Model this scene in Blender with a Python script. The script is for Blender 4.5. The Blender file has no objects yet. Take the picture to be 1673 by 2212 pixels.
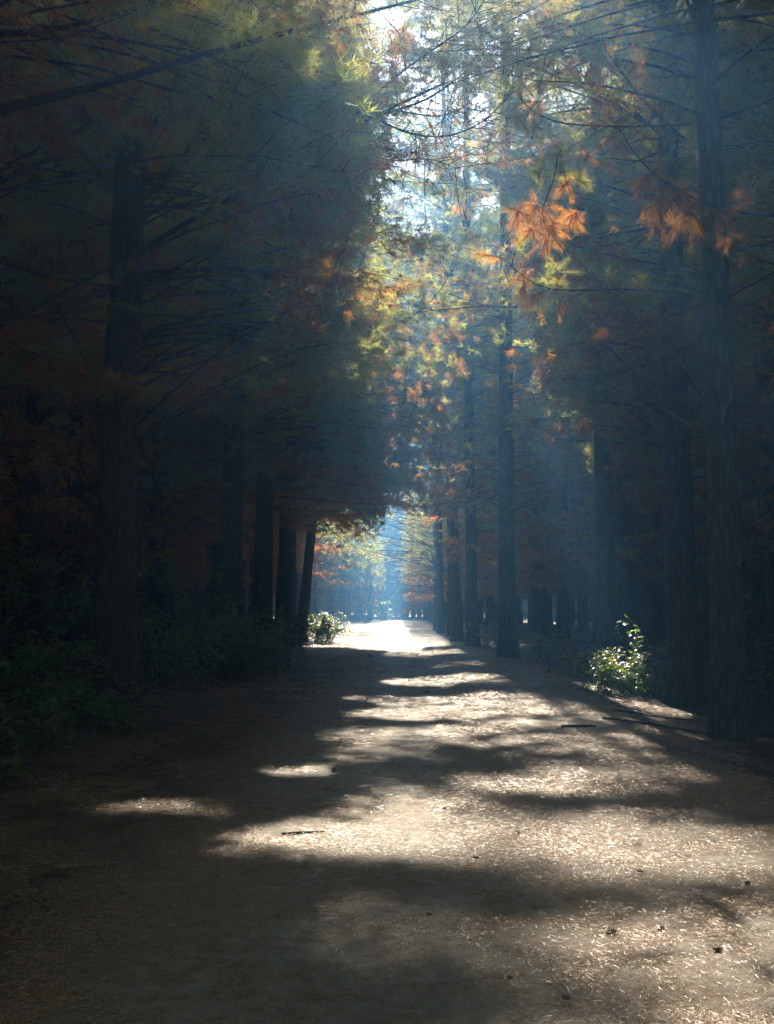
import bpy, math
import numpy as np
from mathutils import Matrix, Vector

# ------------------------------------------------------------------ camera, sky, sun, exposure
S = bpy.context.scene
COL = S.collection
R = math.radians
PITCH, YAW, EYE, FPX = 5.48, 0.344, 1.6, 1000.0
cam_d = bpy.data.cameras.new('camera')
cam = bpy.data.objects.new('camera', cam_d); COL.objects.link(cam)
cam.location = (0, 0, EYE)
cam.rotation_euler = (R(90 + PITCH), 0, R(YAW))
cam_d.sensor_fit = 'VERTICAL'; cam_d.sensor_height = 36
cam_d.lens = 36 * FPX / 1024
cam_d.clip_end = 3000
S.camera = cam

SUN_EL = 38.0
W = bpy.data.worlds.new('World'); S.world = W; W.use_nodes = True
nt = W.node_tree; bg = nt.nodes['Background']
sky = nt.nodes.new('ShaderNodeTexSky'); sky.sky_type = 'NISHITA'; sky.sun_disc = False
sky.sun_elevation = R(SUN_EL); sky.sun_rotation = 0.0
nt.links.new(sky.outputs[0], bg.inputs[0]); bg.inputs[1].default_value = 0.05

sl = bpy.data.lights.new('sun', 'SUN'); sl.energy = 5.0; sl.angle = R(0.53); sl.color = (1.0, 0.86, 0.67)
sun = bpy.data.objects.new('sun', sl); COL.objects.link(sun)
sun.rotation_euler = (R(-(90 - SUN_EL)), 0, 0)

S.view_settings.view_transform = 'Standard'; S.view_settings.look = 'None'
S.view_settings.exposure = 2.12; S.view_settings.gamma = 1.0
S.view_settings.use_curve_mapping = False
cy = S.cycles
cy.max_bounces = 5; cy.diffuse_bounces = 2; cy.glossy_bounces = 1; cy.transmission_bounces = 3
cy.volume_bounces = 0; cy.transparent_max_bounces = 4
cy.sample_clamp_indirect = 3.0; cy.caustics_reflective = False; cy.caustics_refractive = False

HAZE_DENSITY = 0.0040
HAZE_ANISO = 0.6
HAZE_COLOR = (0.19, 0.50, 1.0)

# ------------------------------------------------------------------ helpers
rng = np.random.default_rng(7)
TUFTS = []
CM = np.array(cam.rotation_euler.to_matrix())
K0 = 774 / 1673.0
COT = 1 / math.tan(R(SUN_EL))

def P(px, py, d):
    """world point seen at photo position (px,py) at distance d along the track"""
    v = CM @ np.array([(px * K0 - 387) / FPX, -(py * K0 - 512) / FPX, -1.0])
    return np.array([0, 0, EYE]) + v * (d / v[1])

def to_px(p):
    q = (np.asarray(p, float) - np.array([0, 0, EYE])) @ CM
    z = np.minimum(q[..., 2], -0.05)
    return (387 + FPX * q[..., 0] / -z) / K0, (512 - FPX * q[..., 1] / -z) / K0

def G(px, py):
    """ground (z=0) point seen at photo position"""
    v = CM @ np.array([(px * K0 - 387) / FPX, -(py * K0 - 512) / FPX, -1.0])
    return np.array([0, 0, EYE]) + v * (-EYE / v[2])

def hash2(i, j):
    n = np.sin(i * 127.1 + j * 311.7) * 43758.5453
    return n - np.floor(n)

def vnoise(x, y):
    i, j = np.floor(x), np.floor(y); f, g = x - i, y - j
    f = f * f * (3 - 2 * f); g = g * g * (3 - 2 * g)
    return (hash2(i, j) * (1 - f) + hash2(i + 1, j) * f) * (1 - g) + (hash2(i, j + 1) * (1 - f) + hash2(i + 1, j + 1) * f) * g

def sstep(a, b, x):
    t = np.clip((x - a) / (b - a), 0, 1); return t * t * (3 - 2 * t)

def edge_r(y): return 2.85 + 0.9 * sstep(7, 26, y) - 0.5 * sstep(30, 60, y) + 0.25 * (vnoise(y * .35, 3.3) - .5)
def edge_l(y): return -3.0 - 0.25 * sstep(6, 2, y) + 0.3 * (vnoise(y * .33, 9.1) - .5)

def gz(x, y):
    x = np.asarray(x, float); y = np.asarray(y, float)
    er, el = edge_r(y), edge_l(y)
    near = 1 - sstep(45, 80, y)
    z = 0.03 * (vnoise(x * .9, y * .5) - .5) + 0.05 * (vnoise(x * .3 + 7, y * .2) - .5)
    z = z - near * 0.24 * sstep(-.3, 1.7, x - er) + near * 0.34 * sstep(1.6, 5, x - er)
    z = z + 0.38 * sstep(0.1, 2.6, el - x)
    z = z + 0.12 * (vnoise(x * 1.1 + 3, y * 1.1) - .5) * (sstep(.2, 1.5, x - er) + sstep(.2, 1.5, el - x))
    z = z + 9.0 * sstep(45, 150, np.abs(x)) + 6 * sstep(190, 330, y)
    return z

class Soup:
    def __init__(s): s.v = []; s.f3 = []; s.f4 = []; s.t = []; s.n = 0; s.tint = False
    def add(s, v, f3=None, f4=None, t=None):
        v = np.asarray(v, np.float32).reshape(-1, 3)
        if f3 is not None and len(f3): s.f3.append(np.asarray(f3, np.int64).reshape(-1, 3) + s.n)
        if f4 is not None and len(f4): s.f4.append(np.asarray(f4, np.int64).reshape(-1, 4) + s.n)
        s.v.append(v); s.n += len(v)
        if t is None: t = np.zeros(len(v), np.float32)
        else: s.tint = True
        s.t.append(np.broadcast_to(np.asarray(t, np.float32), (len(v),)))
    def mesh(s, name, mat, origin=(0, 0, 0), smooth=False):
        me = bpy.data.meshes.new(name)
        if s.n:
            v = np.concatenate(s.v) - np.asarray(origin, np.float32)
            f3 = np.concatenate(s.f3) if s.f3 else np.zeros((0, 3), np.int64)
            f4 = np.concatenate(s.f4) if s.f4 else np.zeros((0, 4), np.int64)
            loops = np.concatenate([f3.ravel(), f4.ravel()]).astype(np.int32)
            n3, n4 = len(f3), len(f4)
            tot = np.concatenate([np.full(n3, 3), np.full(n4, 4)]).astype(np.int32)
            st = np.concatenate([[0], np.cumsum(tot)[:-1]]).astype(np.int32)
            me.vertices.add(len(v)); me.vertices.foreach_set('co', v.astype(np.float32).ravel())
            me.loops.add(len(loops)); me.loops.foreach_set('vertex_index', loops)
            me.polygons.add(len(tot)); me.polygons.foreach_set('loop_start', st); me.polygons.foreach_set('loop_total', tot)
            if smooth: me.polygons.foreach_set('use_smooth', np.ones(len(tot), bool))
            if s.tint:
                a = me.attributes.new('tint', 'FLOAT', 'POINT'); a.data.foreach_set('value', np.concatenate(s.t).astype(np.float32))
            me.update()
        me.materials.append(mat)
        return me
    def obj(s, name, mat, parent=None, origin=(0, 0, 0), smooth=False):
        o = bpy.data.objects.new(name, s.mesh(name, mat, origin, smooth)); COL.objects.link(o)
        if parent is not None: o.parent = parent
        elif any(origin): o.location = origin
        return o

def empty(name, loc):
    o = bpy.data.objects.new(name, None); COL.objects.link(o); o.location = [float(c) for c in loc]; o.empty_display_size = .3
    return o

def tag(o, label=None, cat=None, group=None, kind=None):
    if label: o['label'] = label
    if cat: o['category'] = cat
    if group: o['group'] = group
    if kind: o['kind'] = kind
    return o

def nrm(a): return a / np.maximum(np.linalg.norm(a, axis=-1, keepdims=True), 1e-9)

def tube(sp, pts, rad, seg=6, jit=0.0, cap=True):
    pts = np.asarray(pts, float); rad = np.broadcast_to(np.asarray(rad, float), (len(pts),))
    n = len(pts); T = nrm(np.gradient(pts, axis=0))
    ref = np.array([1., 0, 0]) if abs(T[:, 0]).max() < .8 else np.array([0, 0, 1.])
    if abs(T @ ref).max() > .95: ref = np.array([0, 1., 0])
    A = nrm(np.cross(T, ref)); B = np.cross(T, A)
    th = np.arange(seg) / seg * 2 * np.pi
    rr = rad[:, None] * np.ones(seg)
    if jit: rr = rr * (1 + jit * (rng.random((1, seg)) - .5) + jit * .6 * (rng.random((n, seg)) - .5))
    v = pts[:, None] + rr[..., None] * (np.cos(th)[None, :, None] * A[:, None] + np.sin(th)[None, :, None] * B[:, None])
    i = np.arange(n - 1)[:, None] * seg; j = np.arange(seg); k = (j + 1) % seg
    f4 = np.stack([i + j, i + k, i + seg + k, i + seg + j], -1).reshape(-1, 4)
    v = v.reshape(-1, 3); f3 = None
    if cap:
        v = np.concatenate([v, pts[:1], pts[-1:]]); a, b = n * seg, n * seg + 1
        f3 = np.concatenate([np.stack([np.full(seg, a), k, j], -1), np.stack([np.full(seg, b), (n - 1) * seg + j, (n - 1) * seg + k], -1)])
    sp.add(v, f3, f4)

def needles(sp, C, A, K, ln, wd, seg=.18, fwd=.7, droop=.15, tint=None):
    """K thin needles around every twig end C with axis A"""
    C = np.asarray(C, float).reshape(-1, 3); A = nrm(np.asarray(A, float).reshape(-1, 3)); N = len(C)
    if N == 0: return
    t = rng.random((N, K, 1))
    b = C[:, None] - A[:, None] * seg * (t - .15)
    d = nrm(A[:, None] * fwd + rng.normal(0, .62, (N, K, 3)) + np.array([0, 0, -1.]) * droop)
    L = ln * (.65 + .5 * rng.random((N, K, 1)))
    sd = nrm(np.cross(d, rng.normal(0, 1, (N, K, 3)))) * wd / 2
    v = np.stack([b - sd, b + sd, b + d * L], 2)
    tt = (rng.random(N) if tint is None else np.broadcast_to(tint, (N,)))[:, None] + .12 * (rng.random((N, K)) - .5)
    sp.add(v.reshape(-1, 3), np.arange(N * K * 3).reshape(-1, 3), None, np.repeat(np.clip(tt, 0, 1).ravel(), 3))

# ------------------------------------------------------------------ where the canopy lets the sun through
# ellipses on the ground, as they are seen in the photograph (cx, cy, rx, ry, strength)
PATCH = [
 (840, 1374, 150, 26, 1), (870, 1340, 70, 14, 1), (930, 1412, 90, 6, .7), (1010, 1440, 70, 5, .6), (960, 1468, 110, 9, .9),
 (820, 1506, 90, 7, .7), (990, 1512, 130, 10, .9), (1030, 1542, 190, 10, .9), (1050, 1572, 140, 15, 1), (800, 1560, 70, 7, .5),
 (880, 1590, 70, 9, .4), (1230, 1612, 200, 22, 1), (1080, 1600, 120, 12, .8), (820, 1645, 90, 9, .4),
 (650, 1672, 78, 13, 1), (1290, 1690, 250, 38, 1), (1120, 1690, 130, 24, .8), (860, 1738, 110, 24, .55),
 (330, 1772, 150, 17, .9), (480, 1752, 60, 10, .6), (700, 1812, 200, 34, 1), (850, 1825, 100, 30, .7), (500, 1850, 120, 14, .4),
 (1070, 1770, 130, 40, .55), (1330, 1815, 160, 40, 1), (1520, 1850, 220, 60, 1), (1700, 1880, 160, 70, 1), (1180, 1880, 180, 40, .5),
 (1080, 1960, 120, 40, .35), (1350, 1925, 170, 25, .3), (880, 1975, 120, 35, .4), (700, 2050, 120, 60, .3), (930, 2040, 170, 60, .45),
 (1280, 2020, 180, 40, .9), (1480, 2060, 260, 62, 1), (1700, 2080, 220, 90, 1), (1620, 2170, 200, 60, .9), (1150, 2080, 160, 40, .5),
 (1420, 2300, 420, 60, .8), (1800, 2400, 500, 160, .8), (1620, 1770, 80, 20, .3), (1560, 1690, 80, 20, .4), (1650,1650,60,14,.3),
]
# extra openings given on the ground plane (u, v, ru, rv, strength): shrubs and sprays that catch the sun
OPEN = [(4.60, 20.0, .9, 3.2, 1, 0), (-3.6, 45, 1.2, 5, 1, 0), (-1.0, 78, 4.7, 37, 1, 0), (0.2, 112, 2.2, 14, .8, 0), (3.5, 60, 1.6, 12, .6, 0),
 (2.4, 2.4, 1.6, 3.2, 1, 0), (3.7, 4.4, 1.2, 1.7, 1, 0), (4.3, 6.5, 2.6, 8, 1, 28), (1.5, 24, 1.0, 12, .4, 40)]
PATCH += [(1060, 1530, 260, 7, .8), (1130, 1480, 110, 6, .5), (860, 1540, 120, 7, .6), (1290, 1560, 110, 8, .5), (1350, 1640, 120, 12, .7), (1000, 1850, 90, 22, .5), (1180, 1905, 120, 20, .5), (1150, 1840, 420, 120, .45), (1060, 1590, 330, 80, .45), (1250, 2060, 420, 90, .5), (980, 1990, 200, 60, .4)]
# bands of shade lying across the sunny right half
SHADE = [(1260, 1752, 300, 11, .95), (1000, 1655, 190, 12, .95), (1080, 1622, 170, 7, .8), (1400, 1938, 190, 22, .95), (900, 1905, 130, 38, 1), (860, 2150, 190, 60, 1), (1200, 2160, 250, 34, .95),
 (1180, 1590, 160, 6, .7), (1010, 1557, 200, 5, .7), (1240, 1655, 150, 7, .7), (1060, 1720, 150, 10, .8), (1560, 1790, 150, 9, .8), (1230, 1965, 120, 16, .7), (1050, 1815, 90, 12, .8), (1620, 1985, 120, 14, .7), (1090, 2000, 100, 20, .5)]
PA = np.array(PATCH); OA = OPEN

def lit(u, v, y):
    u = np.asarray(u, float); v = np.asarray(v, float)
    out = np.zeros_like(u)
    f = v > 1.2
    vs = np.clip(v, 3, 40)
    uw = u + .42 * (vnoise(u * 1.3 + 5, v * 9 / vs + 2) - .5) + .28 * (vnoise(u * 3.1, v * 20 / vs + 9) - .5)
    vw = v + .085 * vs * (vnoise(u * 1.1 + 40, v * 8 / vs) - .5) + .05 * vs * (vnoise(u * 2.7 + 9, v * 18 / vs + 4) - .5)
    px, py = to_px(np.stack([uw, np.maximum(vw, 1.2), np.zeros_like(u)], -1))
    gap = .8 * (vnoise(u * 2.2 + 11, v * 14 / vs + 31) - .5) + .7 * (vnoise(u * 4.6 + 3, v * 30 / vs + 13) - .5)
    for cx, cy_, rx, ry, s in PATCH:
        q = ((px - cx) / rx) ** 2 + ((py - cy_) / ry) ** 2
        out = np.maximum(out, np.where(f, min(1, s * 1.15 + .05) * (1 - sstep(1.1, 1.9, q + gap)), 0))
    for cx, cy_, rx, ry, s in SHADE:
        q = ((px - cx) / rx) ** 2 + ((py - cy_) / ry) ** 2
        out = out * (1 - np.where(f, s * (1 - sstep(.7, 1.5, q + gap)), 0))
    for cu, cv, ru, rv, s, ym in OA:
        q = ((u - cu) / ru) ** 2 + ((v - cv) / rv) ** 2
        out = np.maximum(out, np.where(y > ym, s * (1 - sstep(.75, 1.3, q)), 0))
    return out

def keep(C, floor=.015):
    C = np.asarray(C); x, y, z = C.T; u, v = x, y - COT * z
    l = lit(u, v, y); f = np.full(len(C), floor)
    f[(y > 44) & (z < 10.5) & (np.abs(x) > 1.1)] = .42      # low far branches stay and catch the sun
    f[(y > 28) & (y < 72) & (u > 2.5)] = .65                # so do the tall right-hand crowns over the verge
    f[(y > 28) & (y < 56) & (u > .6) & (u <= 2.5) & (v > 8)] = .05
    f[(np.abs(u - 4.62) < 1.0) & (v > 14.5) & (v < 24.5)] = .01
    return rng.random(len(C)) > l * (1 - f)

# ------------------------------------------------------------------ materials
def mat_new(name):
    m = bpy.data.materials.new(name); m.use_nodes = True
    return m, m.node_tree, m.node_tree.nodes['Principled BSDF']

def ramp(nt, fac, stops):
    r = nt.nodes.new('ShaderNodeValToRGB'); e = r.color_ramp.elements
    while len(e) < len(stops): e.new(.5)
    for k, (p, c) in enumerate(stops): e[k].position = p; e[k].color = (*c, 1)
    nt.links.new(fac, r.inputs[0]); return r.outputs[0]

def noise(nt, scale, detail=4, vec=None, rough=.6):
    n = nt.nodes.new('ShaderNodeTexNoise'); n.inputs['Scale'].default_value = scale; n.inputs['Detail'].default_value = detail
    n.inputs['Roughness'].default_value = rough
    if vec is not None: nt.links.new(vec, n.inputs['Vector'])
    return n.outputs['Fac']

def mapping(nt, scale, rot=0, kind='Object'):
    t = nt.nodes.new('ShaderNodeTexCoord'); m = nt.nodes.new('ShaderNodeMapping')
    m.inputs['Scale'].default_value = scale; m.inputs['Rotation'].default_value = (0, 0, rot)
    nt.links.new(t.outputs[kind], m.inputs[0]); return m.outputs[0]

def bump(nt, bs, h, strength, dist):
    b = nt.nodes.new('ShaderNodeBump'); b.inputs['Strength'].default_value = strength; b.inputs['Distance'].default_value = dist
    nt.links.new(h, b.inputs['Height']); nt.links.new(b.outputs[0], bs.inputs['Normal'])

def leaf_mat(name, stops, trans, rough=.5, tmix=.5, spec=.3, vein=0):
    m, nt, bs = mat_new(name)
    at = nt.nodes.new('ShaderNodeAttribute'); at.attribute_name = 'tint'
    c = ramp(nt, at.outputs['Fac'], stops); nt.links.new(c, bs.inputs['Base Color'])
    bs.inputs['Roughness'].default_value = rough; bs.inputs['Specular IOR Level'].default_value = spec
    tr = nt.nodes.new('ShaderNodeBsdfTranslucent'); ct = ramp(nt, at.outputs['Fac'], trans); nt.links.new(ct, tr.inputs[0])
    mx = nt.nodes.new('ShaderNodeMixShader'); mx.inputs[0].default_value = tmix
    nt.links.new(bs.outputs[0], mx.inputs[1]); nt.links.new(tr.outputs[0], mx.inputs[2])
    nt.links.new(mx.outputs[0], nt.nodes['Material Output'].inputs[0])
    return m

M_GREEN = leaf_mat('pine_needles_green', [(0, (.035, .065, .022)), (.6, (.075, .105, .03)), (1, (.13, .12, .04))],
                   [(0, (.28, .38, .09)), (.6, (.66, .68, .15)), (1, (.88, .74, .18))], tmix=.62)
M_RUST = leaf_mat('pine_needles_rust', [(0, (.05, .036, .025)), (.5, (.11, .055, .022)), (1, (.24, .11, .025))],
                  [(0, (.30, .19, .10)), (.5, (.72, .33, .07)), (1, (1.0, .44, .03))], tmix=.62)
M_LEAF = leaf_mat('bramble_leaf', [(0, (.018, .045, .018)), (.7, (.04, .085, .03)), (1, (.07, .11, .03))],
                  [(0, (.12, .30, .04)), (1, (.38, .60, .08))], rough=.30, tmix=.45, spec=.75)
M_YLEAF = leaf_mat('bramble_leaf_yellow', [(0, (.30, .22, .02)), (1, (.38, .26, .03))], [(0, (.5, .4, .04)), (1, (.55, .38, .05))], rough=.45, tmix=.45)
M_RLEAF = leaf_mat('bramble_leaf_red', [(0, (.30, .09, .02)), (1, (.34, .12, .02))], [(0, (.55, .16, .03)), (1, (.55, .2, .03))], rough=.45, tmix=.45)
M_LITTER = leaf_mat('fallen_needles', [(0, (.12, .065, .035)), (.25, (.30, .19, .11)), (.65, (.48, .365, .25)), (.9, (.54, .42, .29)), (1, (.50, .17, .04))],
                    [(0, (.2, .1, .05)), (1, (.4, .2, .1))], rough=.40, tmix=.10, spec=.6)

def bark(name, c0, c1, c2, sc=1.0):
    m, nt, bs = mat_new(name)
    v = mapping(nt, (9 * sc, 9 * sc, 1.6 * sc))
    vo = nt.nodes.new('ShaderNodeTexVoronoi'); vo.feature = 'DISTANCE_TO_EDGE'; vo.inputs['Scale'].default_value = 1.3
    nt.links.new(v, vo.inputs['Vector'])
    n = noise(nt, 2.2, 6, v); 
    mix = nt.nodes.new('ShaderNodeMath'); mix.operation = 'MULTIPLY_ADD'
    nt.links.new(vo.outputs['Distance'], mix.inputs[0]); mix.inputs[1].default_value = 1.1; nt.links.new(n, mix.inputs[2])
    mr = nt.nodes.new('ShaderNodeMapRange'); mr.inputs[1].default_value = .3; mr.inputs[2].default_value = 1.0
    nt.links.new(mix.outputs[0], mr.inputs[0])
    nt.links.new(ramp(nt, mr.outputs[0], [(0, c0), (.45, c1), (1, c2)]), bs.inputs['Base Color'])
    bs.inputs['Roughness'].default_value = .85; bs.inputs['Specular IOR Level'].default_value = .2
    bump(nt, bs, mr.outputs[0], .9, .03)
    return m
M_BARK = bark('pine_bark', (.020, .015, .012), (.058, .043, .034), (.12, .09, .07))
M_BARKG = bark('pine_bark_mossy', (.022, .019, .012), (.07, .06, .035), (.13, .115, .07))
M_TWIG = bark('branch_bark', (.03, .024, .02), (.07, .055, .045), (.12, .10, .085), 3)
M_PALE = bark('bare_pale_wood', (.12, .11, .10), (.26, .25, .23), (.38, .36, .33), 3)

def ground_mat(name):
    m, nt, bs = mat_new(name)
    v1 = mapping(nt, (1, 1, 1)); L = nt.links.new
    def math_(op, a, b, c=None):
        n = nt.nodes.new('ShaderNodeMath'); n.operation = op
        for k, x in enumerate((a, b, c)):
            if x is None: continue
            if isinstance(x, (int, float)): n.inputs[k].default_value = x
            else: L(x, n.inputs[k])
        return n.outputs[0]
    def mix(f, a, b):
        x = nt.nodes.new('ShaderNodeMix'); x.data_type = 'RGBA'; L(f, x.inputs[0]); L(a, x.inputs[6]); L(b, x.inputs[7]); return x.outputs[2]
    big = noise(nt, .7, 6, v1)
    fine = [noise(nt, 1.0, 6, mapping(nt, (95, 20, 1), a), .8) for a in (.5, -.7, 1.5, 2.4)]
    st = math_('MAXIMUM', math_('MAXIMUM', fine[0], fine[1]), math_('MAXIMUM', fine[2], fine[3]))
    mr = nt.nodes.new('ShaderNodeMapRange'); mr.inputs[1].default_value = .46; mr.inputs[2].default_value = .80; L(st, mr.inputs[0]); st = mr.outputs[0]
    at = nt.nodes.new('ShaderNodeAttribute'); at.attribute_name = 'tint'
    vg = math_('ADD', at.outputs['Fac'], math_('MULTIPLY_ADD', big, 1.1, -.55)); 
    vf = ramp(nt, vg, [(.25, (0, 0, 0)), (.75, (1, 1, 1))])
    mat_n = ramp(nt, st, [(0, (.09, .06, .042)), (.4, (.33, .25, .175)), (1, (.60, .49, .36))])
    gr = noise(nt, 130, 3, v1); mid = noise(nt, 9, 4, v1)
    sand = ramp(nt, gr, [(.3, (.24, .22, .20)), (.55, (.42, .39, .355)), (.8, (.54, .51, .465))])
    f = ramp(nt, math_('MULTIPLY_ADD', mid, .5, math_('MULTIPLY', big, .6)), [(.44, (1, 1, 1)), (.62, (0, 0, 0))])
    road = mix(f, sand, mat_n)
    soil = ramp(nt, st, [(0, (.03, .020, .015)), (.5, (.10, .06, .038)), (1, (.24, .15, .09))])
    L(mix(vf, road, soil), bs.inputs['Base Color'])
    bs.inputs['Roughness'].default_value = .62; bs.inputs['Specular IOR Level'].default_value = .3
    bump(nt, bs, math_('ADD', math_('ADD', st, math_('MULTIPLY', mid, 1.5)), math_('MULTIPLY', gr, .6)), .8, .025)
    return m
M_ROAD = ground_mat('track_surface')
M_FLOOR = ground_mat('forest_floor_litter')

def plain(name, stops, scale, rough=.7, bmp=.5):
    m, nt, bs = mat_new(name); n = noise(nt, scale, 5, mapping(nt, (1, 1, 1)))
    nt.links.new(ramp(nt, n, stops), bs.inputs['Base Color']); bs.inputs['Roughness'].default_value = rough
    bump(nt, bs, n, bmp, .01); return m
M_CONE = plain('pine_cone_wood', [(.3, (.07, .045, .03)), (.7, (.20, .13, .08))], 60)
M_STONE = plain('stone', [(.3, (.08, .075, .07)), (.7, (.22, .20, .19))], 40)

# ------------------------------------------------------------------ ground: forest floor and track
ys = np.concatenate([np.linspace(-60, 1.5, 24)[:-1], np.linspace(1.5, 14, 110)[:-1], np.linspace(14, 50, 120)[:-1], np.linspace(50, 190, 120)[:-1], np.linspace(190, 420, 24)])
offs_l = -np.concatenate([[0, .15, .3, .45, .65, .9, 1.2, 1.5, 1.9, 2.4, 3, 3.7, 4.6, 6], np.linspace(8, 60, 16), [80, 110, 150, 220, 400]])[::-1]
offs_r = np.concatenate([[0, .12, .24, .36, .5, .65, .8, 1, 1.2, 1.5, 1.9, 2.4, 3, 3.7, 4.6, 6], np.linspace(8, 60, 16), [80, 110, 150, 220, 400]])
ncen = 36
def grid(X, Y):
    n, m = X.shape; v = np.stack([X, Y, gz(X, Y)], -1).reshape(-1, 3)
    i = np.arange(n - 1)[:, None] * m + np.arange(m - 1)
    return v, np.stack([i, i + 1, i + m + 1, i + m], -1).reshape(-1, 4)
Y1 = ys[:, None]
Xl = edge_l(Y1) + offs_l[None]; Xr = edge_r(Y1) + offs_r[None]
tt = np.linspace(0, 1, ncen)[None]; Xc = edge_l(Y1) * (1 - tt) + edge_r(Y1) * tt
sp = Soup()
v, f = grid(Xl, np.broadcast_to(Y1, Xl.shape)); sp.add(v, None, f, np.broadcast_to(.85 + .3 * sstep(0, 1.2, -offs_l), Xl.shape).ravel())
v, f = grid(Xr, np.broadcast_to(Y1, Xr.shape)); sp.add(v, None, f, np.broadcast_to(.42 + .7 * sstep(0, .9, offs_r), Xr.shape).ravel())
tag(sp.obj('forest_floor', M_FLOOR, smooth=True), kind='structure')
sp = Soup(); v, f = grid(Xc, np.broadcast_to(Y1, Xc.shape)); sp.add(v, None, f, np.broadcast_to(np.maximum(.85 * sstep(.52, 0.08, tt), .42 * sstep(.86, 1, tt)), Xc.shape).ravel())  # verge soil; spread left to darken the shaded side, held back right for sun
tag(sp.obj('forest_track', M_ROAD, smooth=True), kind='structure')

# ------------------------------------------------------------------ pines
def lod(y):
    if y < 20: return dict(K=20, w=.010, ln=.20, td=1.0)
    if y < 36: return dict(K=15, w=.015, ln=.23, td=1.0)
    if y < 62: return dict(K=10, w=.028, ln=.27, td=.8)
    if y < 100: return dict(K=8, w=.05, ln=.34, td=.5)
    return dict(K=7, w=.075, ln=.42, td=.34)

def trunk_path(x, y, z0, h, lean, n=14, wob=.12):
    t = np.linspace(0, 1, n)
    px = x + lean[0] * t * h + wob * np.sin(t * 5 + x * 3) * t
    py = y + lean[1] * t * h + wob * np.cos(t * 4 + y) * t
    return np.stack([px, py, z0 - .15 + t * (h + .15)], 1)

def grow(path, h, r, q, zlow, zlive, Lmax, bias, dens, prune, rust_top=.25, bare=.35, whorl=.52, prof=2.2):
    """branches, green needles, rust needles of one pine; path in the frame where it is built"""
    br, gr, ru = Soup(), Soup(), Soup()
    gC, gA, rC, rA, tw = [], [], [], [], []
    zb = path[0, 2]
    z = zlow
    while z < h - .6:
        nb = 3 if z < zlive else 5
        az0 = rng.random() * 6.28
        for b in range(nb):
            zz = z + rng.normal(0, .15)
            tz = np.clip((zz - zb) / (path[-1, 2] - zb), 0, 1)
            base = np.array([np.interp(zz, path[:, 2], path[:, k]) for k in range(3)])
            az = az0 + b * 6.28 / nb + rng.normal(0, .35)
            dh = np.array([math.cos(az), math.sin(az), 0])
            dead = zz < zlive
            L = (Lmax * (.55 + .4 * rng.random()) if dead else Lmax * (1.02 - .85 * ((zz - zlive) / (h - zlive)) ** prof)) * (.8 + .35 * rng.random())
            L *= 1 + bias * dh[0]
            if L < .4: continue
            up = rng.normal(.10, .12) if dead else rng.normal(.30, .15); dr = .30 if dead else .22
            s = np.linspace(0, 1, 6)[:, None]
            side = np.array([-dh[1], dh[0], 0]) * rng.normal(0, .12)
            pts = base + dh * L * s + side * L * s ** 2 + np.array([0, 0, 1.]) * L * (up * s - dr * s ** 2 * (1 - .5 * s))
            pts[1:] += np.cumsum(rng.normal(0, .035 * L ** .5, (5, 3)), 0)
            r0 = min(.005 + .0065 * L, r * .4) * (.75 if dead else 1)
            smax = 1.0
            if prune and base[1] < 69:
                lv = lit(pts[:, 0], pts[:, 1] - COT * pts[:, 2], pts[:, 1]); hit = np.nonzero(lv[1:] > .4)[0]
                if len(hit) and rng.random() < .96:
                    smax = s[hit[0] + 1, 0] - .12
                    if smax < .15: continue
            n_ = max(2, int(round(smax * 5)) + 1); ss = np.linspace(0, smax, n_)
            lp = np.stack([np.interp(ss, s[:, 0], pts[:, c]) for c in range(3)], 1)
            tube(br, lp, np.linspace(r0, .005, n_), 5, cap=False)
            if dead and rng.random() < bare:
                for _ in range(3):
                    s0 = (.4 + .6 * rng.random()) * smax; p = base + (pts[-1] - base) * s0
                    d = nrm(dh * .5 + rng.normal(0, .6, 3)); tl = .3 + .4 * rng.random()
                    tube(br, [p, p + d * tl * .5 + [0, 0, .04], p + d * tl], [.006, .004, .002], 4, cap=False)
                continue
            nt_ = max(3, int(L * 6.5 * q['td'] * dens))
            for k in range(nt_):
                s0 = .22 + .78 * (k + rng.random()) / nt_
                p = np.array([np.interp(s0, s[:, 0], pts[:, c]) for c in range(3)])
                sg = 1 if k % 2 else -1
                lat = np.array([-dh[1], dh[0], 0]) * sg
                d = nrm(dh * .6 + lat * (1.05 - .6 * s0) + np.array([0, 0, rng.normal(-.12 if dead else .12, .25)]))
                tl = (.25 + .30 * L * (1 - s0)) * (.7 + .6 * rng.random())
                if q['K'] > 8 and s0 <= smax: tw.append((p, p + d * tl * .55 + [0, 0, -.02], p + d * tl))
                m = max(1, int(round(tl / (.16 if q['td'] > .6 else .26))))
                isr = (dead and rng.random() < .9) or (not dead and s0 < .6 and rng.random() < rust_top)
                for e in range(m):
                    c = p + d * tl * (e + 1) / m + rng.normal(0, .03, 3)
                    (rC if isr else gC).append(c); (rA if isr else gA).append(d + rng.normal(0, .2, 3))
        z += whorl * (.8 + .4 * rng.random())
    if tw:
        T3 = np.array(tw); kk = np.ones(len(T3), bool)
        if prune: kk = (lit(T3[:, 2, 0], T3[:, 2, 1] - COT * T3[:, 2, 2], T3[:, 2, 1]) < .4) | (rng.random(len(T3)) < .12)
        for t3 in T3[kk]: tube(br, t3, [.006, .004, .0025], 4 if q['K'] > 12 else 3, cap=False)
    for (C, A, sp_, dr, tn) in ((gC, gA, gr, .12, None), (rC, rA, ru, .75, None)):
        if not C: continue
        C = np.array(C); A = np.array(A)
        if prune:
            k = keep(C); C, A = C[k], A[k]
            TUFTS.append((C, q['K'] * q['ln'] * .82 * q['w'] / 2))
        needles(sp_, C, A, q['K'], q['ln'], q['w'], droop=dr, tint=rng.random(len(C)))
    return br, gr, ru

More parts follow.
